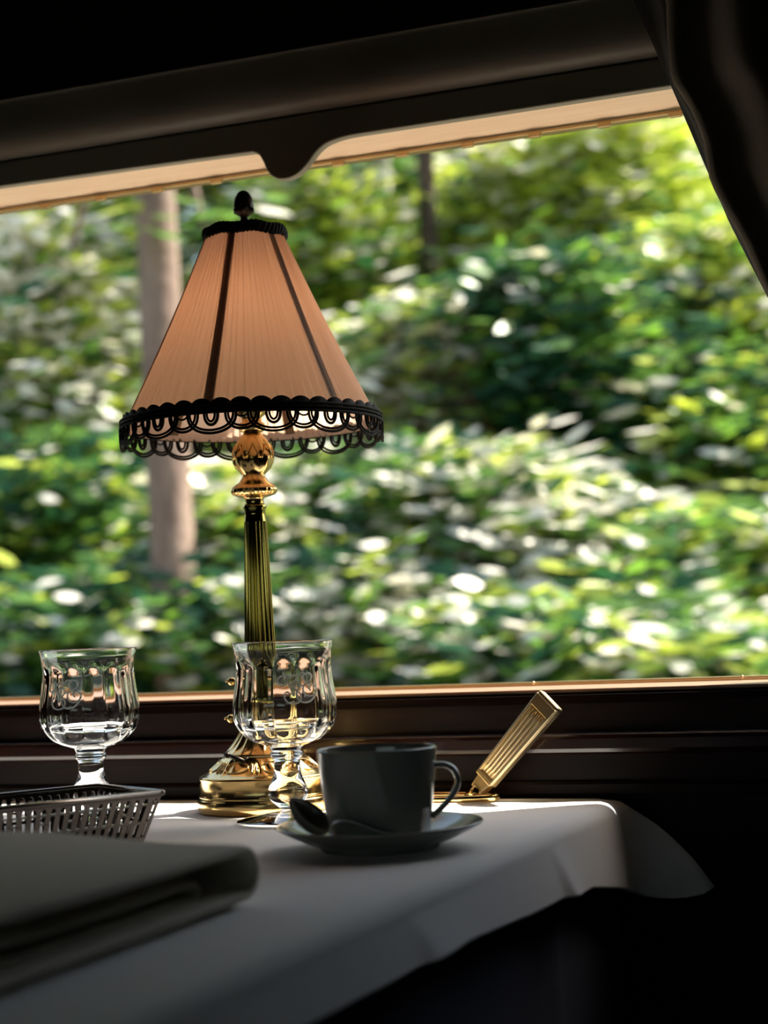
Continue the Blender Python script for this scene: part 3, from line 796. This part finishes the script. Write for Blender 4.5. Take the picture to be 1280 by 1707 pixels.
def leaf_mesh(name, blobs, n, L, W, mix, seed, parent, flat=.35, per=9):
    r = np.random.default_rng(seed)
    nt_ = max(1, n//per)
    vol = np.array([b[3]*b[4]*b[5] for b in blobs]); pk = r.choice(len(blobs), nt_, p=vol/vol.sum())
    B = np.array(blobs)[pk]
    d = r.normal(size=(nt_, 3)); d /= np.linalg.norm(d, axis=1)[:, None]
    rad = r.random(nt_)**.40
    tc = B[:, :3]+d*rad[:, None]*B[:, 3:6]
    az = r.normal(0, .35, nt_)+np.where(r.random(nt_) < .5, 0, PI); tl = r.normal(0, .13, nt_)
    td = np.stack([np.cos(az)*np.cos(tl), np.sin(az)*np.cos(tl), np.sin(tl)], 1)
    mi_t = r.choice(4, nt_, p=np.array(mix)/sum(mix))
    idx = np.repeat(np.arange(nt_), per); N = len(idx)
    c = tc[idx]+td[idx]*r.uniform(-2.2, 2.2, N)[:, None]*L+r.normal(0, .35*L, (N, 3))
    la = td[idx]+r.normal(0, .2, (N, 3)); la /= np.linalg.norm(la, axis=1)[:, None]
    nn = np.array([0, -.50, .80])+r.normal(0, flat, (N, 3)); nn -= la*(nn*la).sum(1)[:, None]; nn /= np.linalg.norm(nn, axis=1)[:, None]
    s_ = np.cross(nn, la); ll = (L*r.uniform(.7, 1.3, N))[:, None]; ww = (W*r.uniform(.7, 1.3, N))[:, None]*.5
    V = np.stack([c-la*ll*.5, c-la*ll*.18+s_*ww-nn*ww*.25, c+la*ll*.2+s_*ww*.9-nn*ww*.25, c+la*ll*.5-nn*ll*.06, c+la*ll*.2-s_*ww*.9-nn*ww*.25, c-la*ll*.18-s_*ww-nn*ww*.25], 1).reshape(-1, 3)
    mi = mi_t[idx]; sw = r.random(N) < .25; mi[sw] = r.choice(4, sw.sum(), p=np.array(mix)/sum(mix))
    me = bpy.data.meshes.new(name)
    me.vertices.add(N*6); me.vertices.foreach_set('co', V.astype(np.float32).ravel())
    me.loops.add(N*6); me.loops.foreach_set('vertex_index', np.arange(N*6, dtype=np.int32))
    me.polygons.add(N); me.polygons.foreach_set('loop_start', np.arange(0, N*6, 6, dtype=np.int32)); me.polygons.foreach_set('loop_total', np.full(N, 6, dtype=np.int32))
    for m in LEAF: me.materials.append(m)
    me.polygons.foreach_set('material_index', mi.astype(np.int32)); me.update(); me.validate()
    o = bpy.data.objects.new(name, me); COL.objects.link(o); o.parent = parent
    return o

PIX = 2900.0
def make_plant(name, label, cat, base, blobs, n, mix, seed, bark, trunk=None, L=.12, W=.05, group=None, flat=.35):
    # base: ground point; blobs in world space; trunk: list of (point, radius)
    t = thing(name, label, cat, base, 0, group); b0 = Vector(base)
    bl = [(b[0]-b0.x, b[1]-b0.y, b[2]-b0.z, b[3], b[4], b[5]) for b in blobs]
    if trunk:
        mb = MB(); cv = smoothcurve([Vector(p)-b0 for p, r_ in trunk], 5)
        rd = np.interp(np.linspace(0, len(trunk)-1, len(cv)), range(len(trunk)), [r_ for p, r_ in trunk])
        mb.tube(cv, [float(q) for q in rd], 14); mb.build('trunk', bark, t)
        start = cv[len(cv)*2//3]
        for k, b in enumerate(bl[:6]):
            MB().tube(smoothcurve([start, start*.5+Vector(b[:3])*.5+Vector((0, 0, .1)), Vector(b[:3])], 5), [.035-.0025*q for q in range(11)], 7).build('branch', bark, t)
    else:
        rg = random.Random(seed)
        for k, b in enumerate(bl):
            for q in range(2):
                e = Vector((b[0]+rg.uniform(-.4, .4)*b[3], b[1]+rg.uniform(-.3, .3)*b[4], b[2]+.3*b[5])); s0 = Vector((rg.uniform(-.15, .15), rg.uniform(-.1, .1), -.05))
                MB().tube(smoothcurve([s0, s0*.5+e*.5+Vector((rg.uniform(-.1, .1), 0, .1)), e], 5), [.018-.0013*w_ for w_ in range(11)], 6).build('stem', bark, t)
    leaf_mesh('foliage', bl, n, L, W, mix, seed, t, flat)
    return t

#@@PLANTS
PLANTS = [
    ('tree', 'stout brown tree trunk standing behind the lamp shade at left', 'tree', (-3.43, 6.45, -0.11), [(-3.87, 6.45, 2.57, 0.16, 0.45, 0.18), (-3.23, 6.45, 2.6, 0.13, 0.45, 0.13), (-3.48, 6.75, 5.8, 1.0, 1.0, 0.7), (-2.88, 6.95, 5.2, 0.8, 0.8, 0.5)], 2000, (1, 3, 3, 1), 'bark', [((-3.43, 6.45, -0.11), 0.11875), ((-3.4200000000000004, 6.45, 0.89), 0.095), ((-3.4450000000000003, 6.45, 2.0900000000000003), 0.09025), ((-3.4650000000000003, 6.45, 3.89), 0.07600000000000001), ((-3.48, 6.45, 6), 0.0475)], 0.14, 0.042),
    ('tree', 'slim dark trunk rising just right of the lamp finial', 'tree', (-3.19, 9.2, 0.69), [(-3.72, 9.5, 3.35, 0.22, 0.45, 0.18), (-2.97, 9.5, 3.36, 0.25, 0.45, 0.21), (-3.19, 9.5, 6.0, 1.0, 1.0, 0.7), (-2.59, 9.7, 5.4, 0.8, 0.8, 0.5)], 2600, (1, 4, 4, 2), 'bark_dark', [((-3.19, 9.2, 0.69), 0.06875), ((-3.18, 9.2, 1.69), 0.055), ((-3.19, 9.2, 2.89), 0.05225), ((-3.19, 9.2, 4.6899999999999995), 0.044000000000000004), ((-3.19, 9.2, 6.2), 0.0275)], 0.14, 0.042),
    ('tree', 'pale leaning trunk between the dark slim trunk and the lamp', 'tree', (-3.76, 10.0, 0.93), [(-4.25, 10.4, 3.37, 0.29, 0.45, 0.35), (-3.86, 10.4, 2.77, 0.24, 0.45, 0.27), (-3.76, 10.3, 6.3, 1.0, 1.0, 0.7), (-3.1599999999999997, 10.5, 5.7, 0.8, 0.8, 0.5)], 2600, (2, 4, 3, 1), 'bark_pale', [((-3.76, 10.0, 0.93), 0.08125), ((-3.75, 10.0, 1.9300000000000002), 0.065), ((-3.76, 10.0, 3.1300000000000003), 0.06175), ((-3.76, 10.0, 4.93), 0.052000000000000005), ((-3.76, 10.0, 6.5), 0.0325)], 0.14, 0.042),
    ('shrub', 'shrub full of leaves coloured white as sun glints at the far left', 'shrub', (-4.98, 8.0, 0.45), [(-5.03, 8.0, 2.74, 0.37, 0.45, 0.48), (-4.71, 8.0, 2.26, 0.3, 0.45, 0.35), (-5.2, 8.0, 2.04, 0.27, 0.45, 0.29)], 5200, (9, 5, 4, 1), 'bark_dark', None, 0.14, 0.042),
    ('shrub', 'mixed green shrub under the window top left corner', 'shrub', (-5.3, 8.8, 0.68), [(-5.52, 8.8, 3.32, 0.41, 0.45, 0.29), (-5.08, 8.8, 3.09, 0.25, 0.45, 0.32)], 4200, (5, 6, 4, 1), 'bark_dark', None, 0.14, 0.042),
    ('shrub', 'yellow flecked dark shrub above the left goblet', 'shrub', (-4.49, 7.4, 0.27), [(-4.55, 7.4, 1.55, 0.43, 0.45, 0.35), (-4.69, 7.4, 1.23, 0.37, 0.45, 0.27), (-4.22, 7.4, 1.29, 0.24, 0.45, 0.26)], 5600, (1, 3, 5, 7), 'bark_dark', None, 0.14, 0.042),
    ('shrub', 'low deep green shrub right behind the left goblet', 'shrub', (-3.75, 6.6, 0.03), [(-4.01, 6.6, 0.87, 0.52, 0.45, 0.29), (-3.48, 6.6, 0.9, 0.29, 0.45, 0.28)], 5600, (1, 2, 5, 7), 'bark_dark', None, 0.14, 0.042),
    ('shrub', 'shrub with sprays coloured as sun glints between left goblet and lamp column', 'shrub', (-3.49, 7.1, 0.18), [(-3.56, 7.1, 1.03, 0.2, 0.45, 0.27), (-3.42, 7.1, 1.43, 0.17, 0.45, 0.22)], 4200, (5, 4, 4, 4), 'bark_dark', None, 0.14, 0.042),
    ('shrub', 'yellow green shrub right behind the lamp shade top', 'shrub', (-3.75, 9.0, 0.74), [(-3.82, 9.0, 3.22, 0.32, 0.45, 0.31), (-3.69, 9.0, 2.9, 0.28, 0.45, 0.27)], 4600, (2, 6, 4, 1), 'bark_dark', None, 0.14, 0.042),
    ('shrub', 'shrub coloured with white sun glints at the right side of the lamp shade', 'shrub', (-2.87, 8.0, 0.45), [(-2.88, 8.0, 2.09, 0.37, 0.45, 0.38), (-3.06, 8.0, 1.75, 0.34, 0.45, 0.27), (-2.66, 8.0, 2.31, 0.27, 0.45, 0.23)], 7000, (8, 3, 4, 2), 'bark_dark', None, 0.14, 0.042),
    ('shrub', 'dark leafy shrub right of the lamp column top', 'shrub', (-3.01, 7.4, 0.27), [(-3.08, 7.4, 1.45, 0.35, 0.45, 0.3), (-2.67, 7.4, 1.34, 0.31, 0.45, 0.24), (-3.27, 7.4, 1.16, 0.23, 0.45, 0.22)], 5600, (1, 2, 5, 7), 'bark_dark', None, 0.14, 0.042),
    ('shrub', 'low shrub thick with leaves coloured as sun glints behind the front goblet', 'shrub', (-2.63, 6.7, 0.06), [(-2.64, 6.7, 0.99, 0.33, 0.45, 0.25), (-2.33, 6.7, 0.86, 0.28, 0.45, 0.22), (-2.92, 6.7, 0.83, 0.23, 0.45, 0.18)], 7600, (8, 2, 4, 4), 'bark_dark', None, 0.14, 0.042),
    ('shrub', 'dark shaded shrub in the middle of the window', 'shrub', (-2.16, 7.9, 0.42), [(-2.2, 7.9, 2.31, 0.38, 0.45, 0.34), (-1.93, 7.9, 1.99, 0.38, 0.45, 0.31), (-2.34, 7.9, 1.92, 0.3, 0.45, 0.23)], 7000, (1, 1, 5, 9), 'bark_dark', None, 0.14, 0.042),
    ('shrub', 'shrub speckled with glint-coloured leaves low in the middle of the window', 'shrub', (-2.08, 7.0, 0.15), [(-2.13, 7.0, 1.25, 0.37, 0.45, 0.3), (-1.8, 7.0, 1.08, 0.31, 0.45, 0.27), (-2.3, 7.0, 1.46, 0.29, 0.45, 0.2)], 7600, (7, 3, 4, 5), 'bark_dark', None, 0.14, 0.042),
    ('shrub', 'low dark shrub with glint-coloured tips above the brass lever', 'shrub', (-1.71, 6.4, -0.03), [(-1.89, 6.4, 0.78, 0.36, 0.45, 0.18), (-1.52, 6.4, 0.79, 0.26, 0.45, 0.18)], 5600, (4, 2, 5, 6), 'bark_dark', None, 0.14, 0.042),
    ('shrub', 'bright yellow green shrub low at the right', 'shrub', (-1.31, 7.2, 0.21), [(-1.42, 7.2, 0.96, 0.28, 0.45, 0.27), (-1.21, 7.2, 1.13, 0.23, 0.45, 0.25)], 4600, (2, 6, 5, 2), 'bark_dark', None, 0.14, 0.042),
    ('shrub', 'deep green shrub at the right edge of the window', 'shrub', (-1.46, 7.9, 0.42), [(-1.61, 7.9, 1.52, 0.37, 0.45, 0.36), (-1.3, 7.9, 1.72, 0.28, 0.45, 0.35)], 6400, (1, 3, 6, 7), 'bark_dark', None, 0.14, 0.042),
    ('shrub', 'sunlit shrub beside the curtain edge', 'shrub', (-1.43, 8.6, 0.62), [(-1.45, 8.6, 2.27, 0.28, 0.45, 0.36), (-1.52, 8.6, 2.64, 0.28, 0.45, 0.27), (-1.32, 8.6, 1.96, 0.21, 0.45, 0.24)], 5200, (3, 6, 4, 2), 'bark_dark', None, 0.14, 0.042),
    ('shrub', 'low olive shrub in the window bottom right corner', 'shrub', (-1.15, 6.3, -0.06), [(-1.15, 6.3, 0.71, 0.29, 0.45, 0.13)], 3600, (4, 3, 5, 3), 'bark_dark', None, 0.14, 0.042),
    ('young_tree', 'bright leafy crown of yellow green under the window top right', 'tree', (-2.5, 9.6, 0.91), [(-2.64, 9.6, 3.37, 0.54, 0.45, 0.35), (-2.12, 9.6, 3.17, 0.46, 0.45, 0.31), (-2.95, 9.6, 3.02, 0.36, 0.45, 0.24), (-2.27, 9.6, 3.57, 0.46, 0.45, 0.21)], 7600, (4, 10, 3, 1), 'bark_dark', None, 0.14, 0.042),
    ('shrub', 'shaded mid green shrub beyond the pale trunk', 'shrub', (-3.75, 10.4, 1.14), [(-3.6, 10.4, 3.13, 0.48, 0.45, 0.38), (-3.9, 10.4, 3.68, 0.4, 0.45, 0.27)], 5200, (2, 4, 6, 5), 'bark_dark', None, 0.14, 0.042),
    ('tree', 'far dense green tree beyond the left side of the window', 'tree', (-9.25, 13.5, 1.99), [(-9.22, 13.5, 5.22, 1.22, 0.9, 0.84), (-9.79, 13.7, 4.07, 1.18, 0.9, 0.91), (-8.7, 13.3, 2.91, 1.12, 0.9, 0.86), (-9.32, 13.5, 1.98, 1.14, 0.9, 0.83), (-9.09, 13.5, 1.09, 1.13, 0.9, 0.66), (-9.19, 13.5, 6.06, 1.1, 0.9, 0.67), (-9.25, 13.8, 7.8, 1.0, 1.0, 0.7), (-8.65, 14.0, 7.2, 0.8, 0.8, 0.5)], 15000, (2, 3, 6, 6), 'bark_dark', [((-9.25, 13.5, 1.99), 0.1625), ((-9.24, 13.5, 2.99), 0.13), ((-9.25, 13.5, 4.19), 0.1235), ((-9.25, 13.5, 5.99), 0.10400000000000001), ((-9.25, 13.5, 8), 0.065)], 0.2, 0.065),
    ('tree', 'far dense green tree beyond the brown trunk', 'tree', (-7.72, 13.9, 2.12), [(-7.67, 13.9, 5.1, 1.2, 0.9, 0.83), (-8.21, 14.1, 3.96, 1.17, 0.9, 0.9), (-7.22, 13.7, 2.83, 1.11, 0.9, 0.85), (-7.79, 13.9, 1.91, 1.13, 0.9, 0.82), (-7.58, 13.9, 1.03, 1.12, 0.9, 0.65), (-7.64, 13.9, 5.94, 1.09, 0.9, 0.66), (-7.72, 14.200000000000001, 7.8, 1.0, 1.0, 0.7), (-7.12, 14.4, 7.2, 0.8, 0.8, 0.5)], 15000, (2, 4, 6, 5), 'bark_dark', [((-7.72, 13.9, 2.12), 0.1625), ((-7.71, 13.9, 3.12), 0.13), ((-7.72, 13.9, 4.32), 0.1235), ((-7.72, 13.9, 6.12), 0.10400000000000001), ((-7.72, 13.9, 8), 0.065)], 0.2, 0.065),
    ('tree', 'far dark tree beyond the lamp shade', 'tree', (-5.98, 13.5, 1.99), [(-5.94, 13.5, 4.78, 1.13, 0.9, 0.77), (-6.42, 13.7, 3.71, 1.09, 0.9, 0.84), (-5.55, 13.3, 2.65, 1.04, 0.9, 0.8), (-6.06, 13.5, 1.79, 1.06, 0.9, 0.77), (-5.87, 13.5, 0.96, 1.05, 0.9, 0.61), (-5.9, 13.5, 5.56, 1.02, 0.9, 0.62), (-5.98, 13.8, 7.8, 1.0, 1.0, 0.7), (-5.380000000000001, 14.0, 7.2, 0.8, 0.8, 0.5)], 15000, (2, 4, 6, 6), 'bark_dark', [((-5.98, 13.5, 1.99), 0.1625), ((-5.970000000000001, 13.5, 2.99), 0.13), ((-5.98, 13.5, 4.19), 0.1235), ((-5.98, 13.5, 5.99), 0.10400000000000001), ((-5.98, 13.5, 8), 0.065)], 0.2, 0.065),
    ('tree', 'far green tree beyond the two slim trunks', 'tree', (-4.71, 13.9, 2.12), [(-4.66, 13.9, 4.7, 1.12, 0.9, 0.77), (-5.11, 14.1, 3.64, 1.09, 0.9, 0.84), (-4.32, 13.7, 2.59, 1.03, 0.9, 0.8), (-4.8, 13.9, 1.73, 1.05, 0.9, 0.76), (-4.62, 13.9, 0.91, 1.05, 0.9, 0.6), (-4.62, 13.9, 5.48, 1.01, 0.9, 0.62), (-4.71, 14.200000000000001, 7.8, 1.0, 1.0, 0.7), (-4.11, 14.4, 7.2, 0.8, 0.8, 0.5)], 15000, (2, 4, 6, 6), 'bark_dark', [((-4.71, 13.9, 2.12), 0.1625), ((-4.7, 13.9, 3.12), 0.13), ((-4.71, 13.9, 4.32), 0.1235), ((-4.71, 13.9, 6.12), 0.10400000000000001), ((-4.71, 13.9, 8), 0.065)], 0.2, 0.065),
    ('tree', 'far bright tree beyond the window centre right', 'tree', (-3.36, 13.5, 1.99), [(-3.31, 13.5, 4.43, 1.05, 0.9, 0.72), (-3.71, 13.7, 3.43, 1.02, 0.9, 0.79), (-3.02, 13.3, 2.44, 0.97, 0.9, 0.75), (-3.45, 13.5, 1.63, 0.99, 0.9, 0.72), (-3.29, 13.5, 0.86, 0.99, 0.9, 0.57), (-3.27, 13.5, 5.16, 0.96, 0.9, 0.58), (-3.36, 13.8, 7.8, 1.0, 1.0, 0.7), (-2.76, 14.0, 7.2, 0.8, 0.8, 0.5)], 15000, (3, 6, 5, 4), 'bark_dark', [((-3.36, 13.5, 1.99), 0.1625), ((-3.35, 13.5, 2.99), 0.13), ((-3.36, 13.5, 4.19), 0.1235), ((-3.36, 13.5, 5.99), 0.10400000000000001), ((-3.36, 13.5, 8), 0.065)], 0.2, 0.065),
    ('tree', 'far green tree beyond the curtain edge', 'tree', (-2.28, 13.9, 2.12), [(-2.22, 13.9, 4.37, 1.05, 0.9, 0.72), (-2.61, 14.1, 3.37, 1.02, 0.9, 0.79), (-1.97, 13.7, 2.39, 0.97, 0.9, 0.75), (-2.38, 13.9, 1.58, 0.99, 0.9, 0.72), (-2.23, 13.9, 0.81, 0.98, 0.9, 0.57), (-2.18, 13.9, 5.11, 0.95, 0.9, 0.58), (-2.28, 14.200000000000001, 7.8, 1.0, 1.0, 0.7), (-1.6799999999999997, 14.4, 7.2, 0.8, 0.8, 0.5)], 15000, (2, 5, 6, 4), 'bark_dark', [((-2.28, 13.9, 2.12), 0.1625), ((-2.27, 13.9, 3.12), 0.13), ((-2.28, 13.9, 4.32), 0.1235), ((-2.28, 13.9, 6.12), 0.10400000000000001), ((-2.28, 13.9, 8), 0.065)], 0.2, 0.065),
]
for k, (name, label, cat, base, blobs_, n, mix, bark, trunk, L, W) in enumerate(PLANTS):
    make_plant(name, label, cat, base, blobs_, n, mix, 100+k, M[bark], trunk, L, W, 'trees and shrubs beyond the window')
